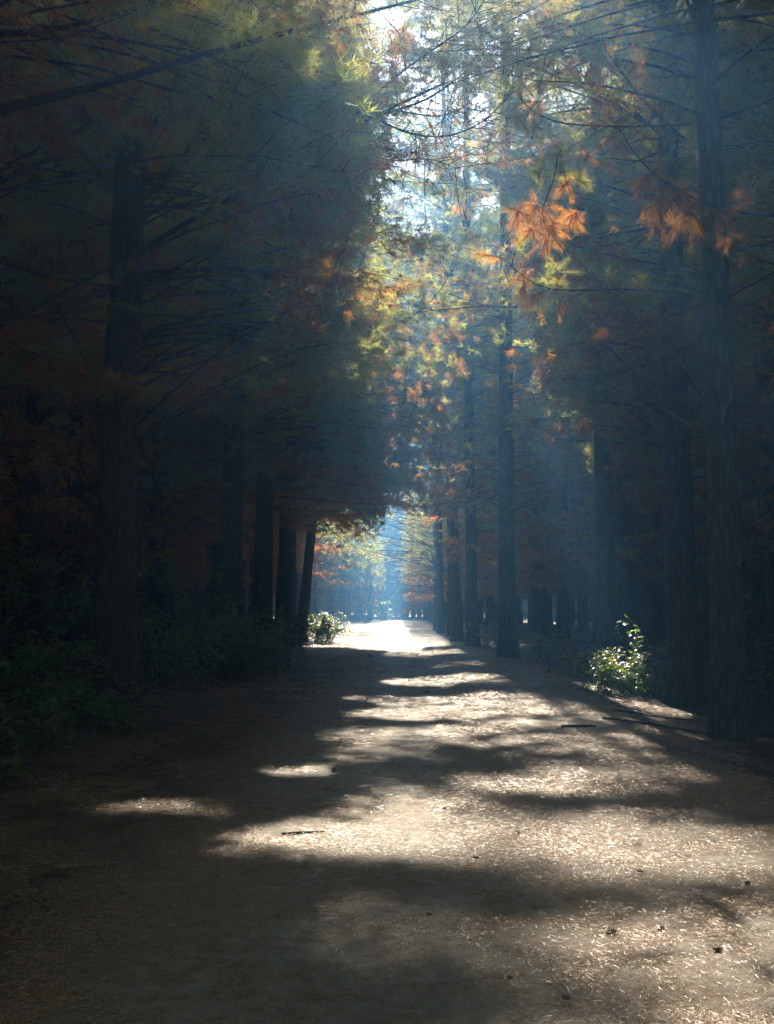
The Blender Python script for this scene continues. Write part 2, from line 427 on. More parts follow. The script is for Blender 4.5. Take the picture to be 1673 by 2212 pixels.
def near_line(pl, d):   # polyline of (px,py) at one distance, or (px,py,d) each
    return np.array([P(*(p if len(p) == 3 else (*p, d))) for p in pl])

def smooth_line(pts, n=14):
    pts = np.asarray(pts, float); s = np.linspace(0, 1, len(pts)); t = np.linspace(0, 1, n)
    out = np.stack([np.interp(t, s, pts[:, k]) for k in range(3)], 1)
    for _ in range(2): out[1:-1] = .25 * out[:-2] + .5 * out[1:-1] + .25 * out[2:]
    return out

def hero(br, gr, ru, h):
    """a limb whose course the photograph shows: dict(line, d, r, twigs, tl, green, rust, K)"""
    pts = smooth_line(near_line(h['line'], h.get('d', 12)))
    r = h.get('r', .02); tube(br, pts, np.linspace(r, r * .3, len(pts)), 6, cap=False)
    T = nrm(np.gradient(pts, axis=0)); n = h.get('twigs', 0); a0 = h.get('from', .2)
    for k in range(n):
        i = min(len(pts) - 1, int((a0 + (1 - a0) * (k + rng.random()) / n) * len(pts)))
        p, t = pts[i], T[i]
        lat = nrm(np.cross(t, [0, 1, 0])) * (1 if k % 2 else -1)
        d = nrm(t * .7 + lat * .7 + rng.normal(0, .35, 3) + np.array([0, 0, h.get('dz', 0)]))
        tl = h.get('tl', .6) * (.5 + .8 * rng.random())
        if 'nw' in h:
            w_ = p + d * tl
            if rng.random() < .55 * lit(w_[0], w_[1] - COT * w_[2], w_[1]): continue
        q = p + d * tl * .5 + rng.normal(0, .05 * tl, 3); e = p + d * tl + np.array([0, 0, -.06 * tl])
        tube(br, smooth_line([p, q, e], 5), np.linspace(.007, .002, 5), 4, cap=False)
        for _ in range(h.get('sub', 2)):
            a = p + (e - p) * (.3 + .6 * rng.random()); dd = nrm(d + rng.normal(0, .6, 3)); b = a + dd * tl * .4
            tube(br, [a, (a + b) / 2 + rng.normal(0, .02, 3), b], [.004, .003, .0015], 4, cap=False)
            if rng.random() < h.get('green', 0): needles(gr, [b], [dd], h.get('K', 40), h.get('ln', .17), h.get('nw', .006), droop=.1, tint=.5 + .4 * rng.random())
            if rng.random() < h.get('rust', 0): needles(ru, [b], [dd], h.get('K', 40), h.get('ln', .17), h.get('nw', .006), droop=h.get('droop', .8), tint=h.get('rt', .5) + .4 * (rng.random() - .5))
        if rng.random() < h.get('green', 0): needles(gr, [e], [d], h.get('K', 40), h.get('ln', .17), h.get('nw', .006), droop=.1, tint=.5 + .4 * rng.random())
        if rng.random() < h.get('rust', 0): needles(ru, [e, p + d * tl * .6], [d, d], h.get('K', 40), h.get('ln', .17), h.get('nw', .006), droop=h.get('droop', .8), tint=h.get('rt', .5) + .4 * (rng.random() - .5))
    for (px, py, d, kind, num, rad) in h.get('tufts', []):
        c = P(px, py, d)
        for k in range(max(3, int(num * .8))):
            o = rng.normal(0, rad, 3); a = c + o * .4
            ax = nrm(o / rad + np.array([0, 0, .8 if kind == 'g' else -.5])); tl = rad * (.7 + .9 * rng.random()) + .03
            b = a + ax * tl + np.array([0, 0, -.12 * tl if kind == 'g' else -.35 * tl])
            tube(br, smooth_line([a - ax * tl * .4, a, (a + b) / 2 + rng.normal(0, .02, 3), b], 6), np.linspace(.006, .0025, 6), 4, cap=False)
            m = 3; e = a + (b - a) * np.linspace(.2, 1, m)[:, None]; d3 = np.repeat(nrm(b - a)[None], m, 0)
            if kind == 'g': needles(gr, e, d3, 30, .125, .0036, seg=.12, fwd=.75, droop=-.1, tint=.5 + .4 * rng.random())
            else: needles(ru, e, d3, 26, .12, .0034, seg=.12, fwd=.75, droop=.4 if kind == 'o' else 1.1, tint=(.40 + .6 * rng.random()) if kind == 'o' else .15 + .5 * rng.random())

TREES = []
PINES = []
def pine(x, y, label, r=.28, h=26, lean=None, zlow=3.2, zlive=8.5, Lmax=3.4, bias=0, dens=1, mat=None, heroes=(), group='pines along the track', name='pine_tree', q=None, rust=.25, bare=.35, snags=(), prof=2.2):
    z0 = float(gz(x, y)); org = (x, y, z0)
    root = tag(empty(name, org), label, 'pine tree', group)
    if lean is None: lean = (rng.normal(0, .007), rng.normal(0, .006))
    path = trunk_path(x, y, z0, h, lean)
    t = np.linspace(0, 1, len(path))
    # finer trunk near the ground with a root flare
    tz = np.concatenate([[0, .008, .02, .045], np.linspace(.08, 1, 22)])
    pp = np.stack([np.interp(tz, t, path[:, k]) for k in range(3)], 1)
    rad = r * (1 - .8 * tz ** .9) * (1 + .45 * np.exp(-tz * 60))
    s = Soup(); tube(s, pp, rad, 18 if y < 60 else 10, jit=.10)
    s.obj('trunk', mat or M_BARK, root, org, smooth=True)
    br, gr, ru = grow(path, h, r, q or lod(y), zlow, zlive, Lmax, bias, dens, True, rust, bare, prof=prof)
    for hh in heroes: hero(br, gr, ru, hh)
    PINES.append(dict(root=root, org=org, br=br, gr=gr, ru=ru, q=q or lod(y), x=x, y=y, h=h, path=path))
    for line, d, rr in snags:
        s = Soup(); pts = smooth_line(near_line(line, d), 9); tube(s, pts, np.linspace(rr, rr * .3, 9), 6)
        s.obj('bare_branch', M_PALE, root, org, smooth=True)
    TREES.append((x, y))
    return root

GL = 'pines along the left of the track'; GR = 'pines along the right of the track'
# ---- left side
pine(-5.6, 9.2, 'big pine just outside the left edge whose dark limbs cross the upper left', r=.32, bias=.35, Lmax=3.8, zlow=4.5, zlive=8, group=GL, heroes=[
    dict(line=[(-60, 250, 9), (200, 190, 9.5), (480, 105, 10), (760, 35, 11), (900, 0, 12)], r=.05, twigs=26, tl=.8, rust=.35, rt=.25, K=30),
    dict(line=[(-60, 80, 9), (150, 60, 9.5), (420, -20, 10)], r=.04, twigs=14, tl=.7, rust=.3, rt=.25, K=30),
    dict(line=[(-60, 415, 8.8), (60, 365, 9), (130, 335, 9.2)], r=.055, twigs=6, tl=.5, rust=.3, rt=.25),
    dict(line=[(-60, 400, 9), (90, 320, 9.6), (200, 265, 10.2)], r=.035, twigs=8, tl=.5, rust=.3, rt=.25),
    dict(line=[(-60, 545, 9), (120, 605, 10), (300, 625, 11), (420, 622, 11.5)], r=.022, twigs=7, tl=.4, from_=.5)])
pine(-4.45, 16, 'thick dark pine trunk on the left standing in brambles, nearest of the left row', r=.36, lean=(.004, 0), Lmax=3.6, bias=.1, prof=1.2, zlow=5.5, zlive=8, group=GL, heroes=[
    dict(line=[(300, 545, 16), (420, 470, 15.5), (560, 395, 15), (700, 310, 14.8), (830, 240, 14.6), (960, 180, 14.5)], r=.05, twigs=44, tl=1.1, sub=4, rust=.4, rt=.2, K=16, droop=1.0),
    dict(line=[(300, 270, 16), (340, 245, 15.8), (380, 230, 15.5)], r=.06, twigs=4, tl=.5),
    dict(line=[(820, 250, 14.6), (930, 215, 14.3), (1040, 130, 14), (1090, 40, 14)], r=.02, twigs=20, tl=.7, sub=3, rust=.3, rt=.2, K=14, droop=1.0),
    dict(line=[(700, 330, 14.8), (820, 190, 14.4), (930, 110, 14.0), (1010, 60, 13.8), (1060, -20, 13.6)], r=.022, twigs=34, tl=.9, sub=4, rust=.45, rt=.2, K=14, droop=1.1),
    dict(line=[(800, 250, 14.6), (880, 290, 14.3), (960, 300, 14.1), (1040, 270, 13.9), (1110, 200, 13.7)], r=.018, twigs=26, tl=.8, sub=4, rust=.4, rt=.25, K=14, droop=1.1),
    dict(line=[(780, 330, 14.8), (850, 350, 14.5), (930, 340, 14.3), (1000, 370, 14.1)], r=.016, twigs=24, tl=.8, sub=4, rust=.5, rt=.35, K=14, droop=1.1),
    dict(line=[(860, 240, 14.6), (950, 255, 14.4), (1010, 230, 14.3), (1060, 160, 14.2)], r=.014, twigs=14, tl=.55, sub=3, rust=.3, rt=.2, K=14, droop=1.0)],
    snags=[([(240, 622), (252, 590), (268, 575)], 15.3, .012), ([(100, 600), (103, 580), (97, 570)], 15.3, .01), ([(265, 770), (285, 830), (282, 870)], 15.5, .01)])
pine(-4.55, 28, 'broad dark pine trunk beside brambles, left member of the close trio', r=.36, Lmax=4.4, bias=.35, h=28, prof=.8, zlow=5, zlive=8.0, group=GL)
pine(-4.35, 33.5, 'dark pine trunk in the middle of the close trio left of the track', r=.36, Lmax=4.8, bias=.45, h=28, prof=.8, zlow=5, zlive=8.0, group=GL, heroes=[
    dict(line=[(620, 740, 32), (740, 720, 30), (850, 715, 29), (940, 650, 28), (985, 570, 27)], r=.035, twigs=64, tl=1.5, sub=6, nw=.011, ln=.25, rust=.7, green=.4, rt=.25, K=24, droop=1),
    dict(line=[(620, 900, 32), (740, 890, 31), (860, 875, 30), (930, 850, 29)], r=.04, twigs=60, tl=1.5, sub=6, nw=.011, ln=.25, rust=.7, green=.4, rt=.3, K=24, droop=1)])
pine(-4.25, 40, 'dark pine trunk on the right of the close trio, next to the slim leaning pine', r=.40, Lmax=5.0, bias=.5, h=28, prof=.8, zlow=5.5, zlive=8.5, group=GL, heroes=[
    dict(line=[(640, 960, 39), (760, 985, 38), (860, 990, 37), (930, 960, 36)], r=.035, twigs=70, tl=1.7, sub=6, nw=.011, ln=.25, rust=.9, rt=.2, K=24, droop=1)])
pine(-4.30, 47, 'slim leaning pine with a bare trunk at the left edge of the sunlit track', r=.27, lean=(.085, 0), h=22, Lmax=4.2, bias=.5, zlow=6.3, zlive=9, group=GL, heroes=[
    dict(line=[(690, 1120, 47), (720, 1150, 46), (745, 1170, 45), (770, 1185, 44)], r=.03, twigs=16, tl=1.0, sub=3, rust=.9, rt=.5, K=26, droop=.9),
    dict(line=[(690, 1075, 47), (760, 1065, 46), (800, 1055, 45)], r=.04, twigs=22, tl=1.2, sub=3, rust=.9, rt=.7, K=26, droop=.9),
    dict(line=[(675, 1110, 47), (640, 1130, 47)], r=.03, twigs=10, tl=1.0, sub=3, rust=.9, rt=.5, K=26, droop=.9)])
# ---- right side
pine(6.0, 11, 'pine just outside the right edge that holds the drooping orange spray', r=.3, bias=-.3, Lmax=3.0, zlow=9, zlive=10, group=GR, heroes=[
    dict(line=[(1760, 470, 11.6), (1640, 465, 11.8), (1555, 455, 12), (1480, 420, 12), (1420, 385, 12), (1370, 335, 12), (1340, 280, 12)], r=.024, twigs=10, tl=.35, rust=.5, rt=.4, from_=.4,
         tufts=[(1395, 385, 12, 'o', 12, .10), (1420, 365, 12, 'o', 7, .08), (1440, 430, 12, 'd', 16, .15), (1430, 470, 12, 'd', 9, .10), (1490, 460, 12, 'd', 18, .15), (1545, 455, 12, 'd', 14, .14), (1470, 420, 12, 'd', 12, .14), (1580, 510, 12, 'd', 5, .08), (1620, 550, 12.2, 'd', 4, .06)]),
    dict(line=[(1760, 600, 12), (1640, 560, 12.4), (1560, 520, 12.6)], r=.012, twigs=4, tl=.3)])
pine(4.65, 14, 'near right pine with mossy greenish trunk and bare snapped branches', r=.25, lean=(-.006, 0), mat=M_BARKG, bias=-.35, Lmax=3.8, zlow=6.0, zlive=8.5, group=GR, heroes=[
    dict(line=[(1500, 640, 14), (1430, 625, 13.6), (1300, 625, 13.2), (1190, 632, 13), (1130, 600, 12.8), (1090, 560, 12.6)], r=.016, twigs=10, tl=.4, green=.5, rust=.4, from_=.5,
         tufts=[(1210, 585, 13, 'g', 8, .12), (1180, 610, 13, 'g', 8, .13), (1130, 600, 12.8, 'd', 8, .12), (1210, 650, 13, 'd', 5, .1), (1160, 640, 13, 'd', 6, .1)]),
    dict(line=[(1500, 590, 14), (1380, 560, 13.6), (1260, 545, 13), (1180, 500, 12.5), (1160, 460, 12.2), (1200, 400, 12), (1205, 330, 12)], r=.018, twigs=5, tl=.3, from_=.7,
         tufts=[(1205, 335, 12, 'g', 9, .07), (1165, 370, 12, 'g', 10, .08), (1250, 385, 12, 'g', 9, .08), (1210, 370, 12, 'g', 8, .08), (1225, 400, 12, 'o', 10, .08),
                (1160, 450, 12.2, 'o', 22, .13), (1190, 490, 12.2, 'o', 18, .10), (1120, 460, 12.2, 'o', 14, .08), (1245, 465, 12, 'o', 12, .08), (1180, 520, 12.3, 'd', 10, .12), (1150, 500, 12.3, 'o', 10, .09)]),
    dict(line=[(1490, 270, 14), (1330, 275, 13.6), (1200, 268, 13.2), (1140, 235, 13), (1110, 190, 13)], r=.016, twigs=6, tl=.3, from_=.5, green=.5),
    dict(line=[(1480, 300, 14), (1400, 230, 13.8), (1330, 140, 13.5), (1280, 60, 13.4)], r=.022, twigs=14, tl=.5, green=.4, rust=.5, rt=.5, from_=.2,
         tufts=[(1390, 145, 13.6, 'd', 12, .16), (1410, 210, 13.6, 'd', 14, .2), (1350, 190, 13.6, 'o', 12, .18), (1310, 210, 13.6, 'd', 14, .18), (1310, 170, 13.5, 'o', 7, .16), (1270, 60, 13.4, 'g', 14, .16), (1250, 110, 13.4, 'g', 16, .22),
                (1200, 150, 13.3, 'g', 18, .25), (1290, 120, 13.4, 'g', 12, .15), (1160, 210, 13.2, 'g', 14, .22), (1340, 260, 13.6, 'd', 12, .18), (1260, 180, 13.4, 'g', 10, .2), (1330, 300, 13.6, 'd', 10, .16), (1270, 340, 13.6, 'd', 10, .15), (1440, 260, 13.8, 'd', 9, .15), (1120, 130, 13.2, 'g', 9, .26), (1060, 60, 13.2, 'g', 8, .26), (1210, 40, 13.3, 'g', 10, .24), (1150, 290, 13.2, 'g', 7, .18)])],
    snags=[([(1530, 950), (1470, 905), (1415, 870)], 13.9, .02), ([(1520, 910), (1500, 880), (1475, 850)], 13.8, .02), ([(1560, 915), (1565, 880), (1585, 855), (1583, 830)], 13.7, .013), ([(1595, 1220), (1625, 1180), (1645, 1130)], 13.6, .012), ([(1440, 1560), (1430, 1562), (1425, 1558)], 13.9, .005)])
pine(5.6, 19.5, 'dark blue-hazed pine trunk left of the near mossy pine', r=.32, bias=-.3, Lmax=3.6, zlow=4.5, zlive=9, group=GR)
pine(5.35, 25.2, 'hazy pine trunk behind the sunlit bramble on the right', r=.28, bias=-.35, Lmax=3.8, zlow=4.5, zlive=9, group=GR)
pine(3.75, 33, 'straight hazy pine trunk at the right edge of the track, darkest in the light beam', r=.30, bias=-.25, h=34, Lmax=4.2, dens=.7, rust=.35, zlow=4.5, zlive=8.5, group=GR)
pine(3.35, 42.5, 'right of the close pair of slim hazy trunks right of the track', r=.26, bias=-.25, h=37, Lmax=4.3, dens=.8, zlow=4, zlive=8.5, group=GR)
pine(3.2, 50, 'left of the close pair of slim hazy trunks right of the track', r=.28, bias=-.25, h=37, Lmax=4.4, dens=.8, zlow=4, zlive=8.5, group=GR)
# ---- far rows
y = 56.0
while y < 108:
    pine(-8.4 + rng.normal(0, .3), y, 'small blue-hazed pine set back behind the clearing left of the far track', r=.25, h=23, bias=.4, Lmax=4.6, zlow=4.4, zlive=6.0, group='far pines left of the track', rust=.35)
    y += 5.2 + rng.random() * 1.5
for x, y in ((-8.6, 110), (-5.6, 112), (-7.2, 117), (-3.9, 119), (-5.6, 124), (-2.9, 128), (-4.4, 133), (-6.8, 130), (-3.2, 140), (-5.2, 147), (-8, 139)):
    pine(x, y, 'tiny blue-hazed pine in the misty wall where the track disappears', r=.25, h=25, Lmax=3.6, zlow=1.6, zlive=4.0, group='pines in the far blue mist', rust=.2)
y = 58.0
while y < 150:
    pine((3.3 if y < 82 else 4.6) + rng.normal(0, .2), y, 'small hazy pine in the far row right of the sunlit track', r=.25, h=36 if y < 68 else 28, prof=2.6, bias=-.45, Lmax=4.4, zlow=2.4, zlive=4.2, group='far pines right of the track', rust=.15)
    y += 5.6 + rng.random() * 1.5

# ---- the deep rows behind: a few grown pines, copied tree by tree
# ---- limbs that close the canopy wherever the ground lies in shade
SIN = math.sin(R(SUN_EL)); CU = .25; U0, U1, V0, V1 = -7.0, 8.0, -14.0, 46.0
def depth_grid():
    H = np.zeros((int((U1 - U0) / CU), int((V1 - V0) / CU)))
    for C, a in TUFTS: add_depth(H, C, a)
    return H
def add_depth(H, C, a):
    i = np.floor((C[:, 0] - U0) / CU).astype(int); j = np.floor((C[:, 1] - COT * C[:, 2] - V0) / CU).astype(int)
    k = (i >= 0) & (i < H.shape[0]) & (j >= 0) & (j < H.shape[1])
    np.add.at(H, (i[k], j[k]), a * .5 / (CU * CU * SIN))
def blur(H):
    B = np.pad(H, 1, 'edge'); return sum(B[1 + a:B.shape[0] - 1 + a, 1 + b:B.shape[1] - 1 + b] for a in (-1, 0, 1) for b in (-1, 0, 1)) / 9
def limb(t, tip):
    q = t['q']; tx, ty = t['x'], t['y']; zb = min(tip[2] - rng.normal(.1, 1.1), t['h'] - 1)
    base = np.array([np.interp(zb, t['path'][:, 2], t['path'][:, k]) for k in range(3)])
    L = np.linalg.norm(tip - base); s = np.linspace(0, 1, 7)[:, None]
    pts = base + (tip - base) * s + np.array([0, 0, .16 * L]) * (s - s ** 2) * 2 + np.cumsum(rng.normal(0, .03 * L ** .5, (7, 3)), 0) * s
    lv = lit(pts[1:, 0], pts[1:, 1] - COT * pts[1:, 2], pts[1:, 1]) > .4
    if lv.mean() > (.6 if tip[1] - COT * tip[2] < 13 else .34): return np.zeros((0, 3)), 0
    tube(t['br'], pts, np.linspace(.006 + .0042 * L, .004, 7), 5, cap=False)
    dh = nrm(tip - base); Cs, As = [], []
    for k in range(13):
        s0 = max(.15, 1 - 1.7 * rng.random() ** 1.2 / max(L, 1.7)); p = np.array([np.interp(s0, s[:, 0], pts[:, c]) for c in range(3)])
        lat = np.array([-dh[1], dh[0], 0]) * (1 if k % 2 else -1); d = nrm(dh * .6 + lat * .8 + rng.normal(0, .3, 3)); tl = .5 + .6 * rng.random()
        e1 = p + d * tl - [0, 0, .05]
        if lit(e1[0], e1[1] - COT * e1[2], e1[1]) < .4: tube(t['br'], [p, p + d * tl * .55, e1], [.006, .004, .0025], 4, cap=False)
        n = max(3, int(tl / (.085 if q['K'] > 9 else .15)))
        e = np.linspace(.15, 1, n)[:, None]; Cs.append(p + d * tl * e + rng.normal(0, .10, (n, 3))); As.append(d + rng.normal(0, .35, (n, 3)))
    C = np.concatenate(Cs); A = np.concatenate(As); C[:, 2] -= rng.exponential(.16, len(C)); k = keep(C); C, A = C[k], A[k]
    if not len(C): return C, 0
    isr = rng.random() < (.22 if t['x'] < 0 else .35)
    needles(t['ru'] if isr else t['gr'], C, A, q['K'], q['ln'], q['w'], droop=.7 if isr else .12, tint=rng.random() * .5 + .5 * rng.random(len(C)))
    return C, q['K'] * q['ln'] * .82 * q['w'] / 2
H = depth_grid()
ii, jj = np.meshgrid(np.arange(H.shape[0]), np.arange(H.shape[1]), indexing='ij')
UU, VV = U0 + (ii + .5) * CU, V0 + (jj + .5) * CU
LG = lit(UU, VV, np.full(UU.shape, 20.0)); want = np.where(UU > .3, 4.5, 7.0) * (LG < .2) * ((VV > 2) | (UU < -.4)) * ((UU < 5.5) | (VV > 13))
want = np.where(VV < 1.5, np.minimum(want, 1.6), want)
nl = 0
for rounds in range(20):
    miss = (blur(H) < want)
    idx = np.argwhere(miss); rng.shuffle(idx)
    if len(idx) < 40: break
    for a, b in idx[:90]:
        if blur(H[max(0, a - 1):a + 2, max(0, b - 1):b + 2]).mean() >= want[a, b]: continue
        u, v = UU[a, b], VV[a, b]; cand = []
        for t in PINES:
            if u < -.3 and t['x'] > 0: continue
            if u > .5 + 1.9 * rng.random() and t['x'] < 0: continue
            if u > -.3 and t['y'] < (26 if u < 2.2 else 12): continue
            if abs(u - t['x']) > 6.8: continue
            lo, hi = max(5.6 + 3.5 * rng.random() ** 2, (t['y'] - 3 - v) / COT), min(t['h'] - 2.5, (t['y'] + 3 - v) / COT)
            if t['x'] < 0 and u > -.9: hi = min(hi, 11.5)
            if hi > lo + .3: cand.append((t, lo, hi))
        if not cand: continue
        for _ in range(4):
            t, lo, hi = cand[rng.integers(len(cand))]; z = lo + (hi - lo) * rng.random()
            C, ar = limb(t, np.array([u, v + COT * z, z]))
            if len(C): add_depth(H, C, ar); nl += 1; break
def canopy(n, px0, px1, py0, py1, d0, d1, dens, rust, side=1, tint=(.35, .5), pr=.6, droop=.7, near=False):
    for _ in range(n):
        d = d0 + (d1 - d0) * rng.random(); tip = P(px0 + (px1 - px0) * rng.random(), py0 + (py1 - py0) * rng.random() ** 1.15, d)
        v_ = tip[1] - COT * tip[2]
        if abs(tip[0] - 4.62) < 1.7 and 13 < v_ < 26: continue
        if near and v_ > 3.6: continue
        c = [t for t in PINES if t['x'] * side > 0 and abs(t['y'] - d) < 4.5 and t['h'] > tip[2] + .8]
        if not c: continue
        t = c[rng.integers(len(c))]; base = np.array([np.interp(tip[2], t['path'][:, 2], t['path'][:, k]) for k in range(3)])
        dh = nrm(tip - base); L = np.linalg.norm(tip - base); s_ = np.linspace(0, 1, 6)[:, None]
        pts = base + (tip - base) * s_ + np.array([0, 0, .1 * L]) * (s_ - s_ ** 2) * 2
        if near or (lit(pts[:, 0], pts[:, 1] - COT * pts[:, 2], np.zeros(6)) > .4).mean() < .4: tube(t['br'], pts, np.linspace(.03, .005, 6), 5, cap=False)
        Cs, As = [], []
        for k in range(9):
            s0 = 1 - min(.8, 1.5 / max(L, 1.5)) * rng.random(); p = base + (tip - base) * s0 + np.array([0, 0, .2 * L]) * (s0 - s0 * s0); lat = np.array([-dh[1], dh[0], 0]) * (1 if k % 2 else -1)
            dd = nrm(dh * .6 + lat * .7 + rng.normal(0, .4, 3)); tl = .4 + .6 * rng.random(); m = int(5 * dens)
            e1 = p + dd * tl
            if near or lit(e1[0], e1[1] - COT * e1[2], 0.) < .45: tube(t['br'], [p, p + dd * tl * .5, e1], [.006, .004, .002], 3, cap=False)
            Cs.append(p + dd * tl * np.linspace(.2, 1, m)[:, None] + rng.normal(0, .09, (m, 3))); As.append(dd + rng.normal(0, .3, (m, 3)))
        r_ = rng.random() < rust; C = np.concatenate(Cs); A = np.concatenate(As)
        vv = C[:, 1] - COT * C[:, 2]; k = rng.random(len(C)) > np.where((vv < 8.5) & (side > 0) & (not near), .95, pr) * lit(C[:, 0], C[:, 1] - COT * C[:, 2], np.zeros(len(C))); C, A = C[k], A[k]
        needles(t['ru'] if r_ else t['gr'], C, A, 26 if near else 20, .16 if near else .19, .0065 if near else .011, droop=droop if r_ else .1, tint=tint[0] + tint[1] * rng.random())
canopy(90, 890, 1280, -60, 230, 38, 66, 1.4, .2, pr=.35)
canopy(40, 880, 1120, -60, 160, 44, 66, 1.2, .1, pr=.2)
canopy(64, 870, 1190, -50, 210, 12.5, 27, 1.3, .22, near=True, pr=0, tint=(.4, .6))
canopy(26, 900, 1150, 180, 480, 34, 52, 1.2, .30)
canopy(34, 790, 950, 560, 1000, 26, 42, 1.7, .75, -1, (.0, .5))
canopy(22, 690, 900, 960, 1090, 34, 46, 1.6, .85, -1, (.0, .8))
canopy(20, 660, 830, 1050, 1150, 40, 50, 1.2, .9, -1, (.4, .6), .1, 1.3)
for t in PINES:
    if t['br'].n > 600: t['br'].obj('branches', M_TWIG, t['root'], t['org'], smooth=True)
    if t['gr'].n: t['gr'].obj('crown', M_GREEN, t['root'], t['org'])
    if t['ru'].n: t['ru'].obj('dead_needles', M_RUST, t['root'], t['org'])

PROTO = []
for k in range(5):
    h = 24 + 3 * rng.random(); path = trunk_path(0, 0, 0, h, (rng.normal(0, .01), rng.normal(0, .01)))
    s = Soup(); tz = np.linspace(0, 1, 14)
    pp = np.stack([np.interp(tz, np.linspace(0, 1, 14), path[:, c]) for c in range(3)], 1)
    tube(s, pp, (.22 + .07 * rng.random()) * (1 - .8 * tz ** .9) * (1 + .4 * np.exp(-tz * 60)), 10, jit=.1)
    br, gr, ru = grow(path, h, .25, dict(K=9, w=.045, ln=.32, td=.6), 3.0, 6.5, 3.4, 0, 1.5 if k < 3 else .9, False, .3, .25)
    PROTO.append((s.mesh('trunk', M_BARK, smooth=True), br.mesh('branches', M_TWIG), gr.mesh('crown', M_GREEN), ru.mesh('dead_needles', M_RUST)))
def deep_pine(x, y, label, group):
    k = int(rng.integers(3)) if x < 0 else int(rng.integers(1, 5))
    root = tag(empty('pine_tree', (x, y, float(gz(x, y)) - .05)), label, 'pine tree', group)
    root.rotation_euler = (0, 0, rng.random() * 6.28); sc = .9 + .2 * rng.random(); root.scale = (sc, sc, sc)
    for me, nm in zip(PROTO[k], ('trunk', 'branches', 'crown', 'dead_needles')):
        o = bpy.data.objects.new(nm, me); COL.objects.link(o); o.parent = root
deep_pine(-9.2, 40, 'straight thin pine trunk standing behind brambles, between the thick trunk and the trio', 'pines deep in the left forest')
deep_pine(-8.0, 45, 'thin straight pine trunk just left of the trio, against rusty gloom', 'pines deep in the left forest')
for side, grp, lab in ((-1, 'pines deep in the left forest', 'dim pine lost in the gloom deep in the left forest'), (1, 'pines deep in the right forest', 'dim pine lost in the blue haze deep in the right forest')):
    for row, (xx, y0, y1, st) in enumerate(((8.8, 12, 150, 5.2), (12.8, 13, 130, 5.4), (17.0, 17, 110, 6.0), (21.5, 22, 150, 6.0))):
        y = y0 + rng.random() * 2
        while y < y1:
            x = side * (xx + rng.normal(0, .5))
            if side < 0 and row == 0 and 51 < y: y += st; continue
            if not any(abs(x - a) + abs(y - b) < 1.6 for a, b in ((-9.2, 40), (-8, 45))): deep_pine(x, y, lab, grp)
            y += st * (.85 + .3 * rng.random())

# ---- the far-off wood that closes every view, and added unseen sky blockers
def mass_trees(spots, low, nt_, bl, bw, rad=3.4, hh=0):
    tr, fo = Soup(), Soup()
    for x, y in spots:
        z = float(gz(x, y)); h = hh or 22 + 5 * rng.random(); tube(tr, [(x, y, z - .2), (x, y, z + h * .5), (x, y, z + h)], [.25, .18, .04], 6, cap=False)
        zz = low + (h - low) * rng.random(nt_) ** 1.0
        rr = rad * (1.05 - .8 * np.clip((zz - 7) / (h - 7), 0, 1) ** 1.3) * np.sqrt(rng.random(nt_)); a = rng.random(nt_) * 6.28
        C = np.stack([x + rr * np.cos(a), y + rr * np.sin(a), z + zz], 1); A = np.stack([np.cos(a), np.sin(a), rng.normal(0, .3, nt_)], 1)
        if abs(x) < 9 and y < 160: k = keep(C, .15); C, A = C[k], A[k]
        needles(fo, C, A, 7, bl, bw, seg=.5, droop=.3, tint=rng.random(len(C)) * .9)
    return tr, fo
spots = []
for y in np.arange(-26, 200, 5.5):
    for x in (25, 29.5, 34, 40): 
        for sd in (-1, 1): spots.append((sd * (x + rng.normal(0, 1)), y + rng.normal(0, 1.5)))
for y in np.arange(-26, 10, 6.0):
    for x in (5.5, 10.5, 15.5, 21): 
        for sd in (-1, 1):
            if y < -4: spots.append((sd * (x + rng.normal(0, .5)), y + rng.normal(0, 1)))  # coarse unseen pines behind the camera, added to block light from the sky
for y in (154, 161, 168, 176):
    for x in np.arange(-22, 23, 4.4): 
        if y > 160 or abs(x) > 4: spots.append((x + rng.normal(0, .7), y + rng.normal(0, 1)))
thick = [(sd * (x + rng.normal(0, .8)), y + rng.normal(0, 1)) for sd in (-1, 1) for x in (24.5, 29) for y in np.arange(-26, 182, 4.0)] + [(x, 172 + rng.normal(0, 1)) for x in np.arange(-22, 23, 4)]
root = tag(empty('background_forest', (0, 0, 0)), 'dense mass of distant pines closing the view, with added unseen pines behind and overhead blocking skylight', 'forest', kind='stuff')
tr, fo = mass_trees(spots, 1.2, 430, .75, .24)
edge = [(sd * 47 + rng.normal(0, 1), y) for sd in (-1, 1) for y in np.arange(-28, 200, 4.5)] + [(x, 184 + rng.normal(0, 1)) for x in np.arange(-46, 47, 4.5)] + [(x, -30 + rng.normal(0, 1)) for x in np.arange(-46, 47, 4.5)]
blocker_tr3, blocker_fo3 = mass_trees([(sd * 3.9, y + rng.normal(0, .8)) for sd in (-1, 1) for y in np.arange(-28, -6.5, 3.6)], 7.0, 900, .6, .16, 5.2)  # unseen overhanging pines behind the camera, added to shut out skylight
tr4, fo4 = mass_trees(thick, 0.05, 260, .7, .28, 2.6, 5.5)
blocker_tr6, blocker_fo6 = mass_trees([(sd * 4.6, y) for sd in (-1, 1) for y in (-3.5, .5, 4.5)], 9.5, 800, .5, .12, 4.6)  # unseen high crowns added over the camera to keep skylight off the foreground
tr5, fo5 = mass_trees([(x + rng.normal(0, .5), 178 + 4 * (k % 3)) for k, x in enumerate(np.arange(-16, 17, 2.6))], 0.5, 1100, .8, .22, 3.6, 38)
tr2, fo2 = mass_trees(edge, 0.2, 450, .9, .3)
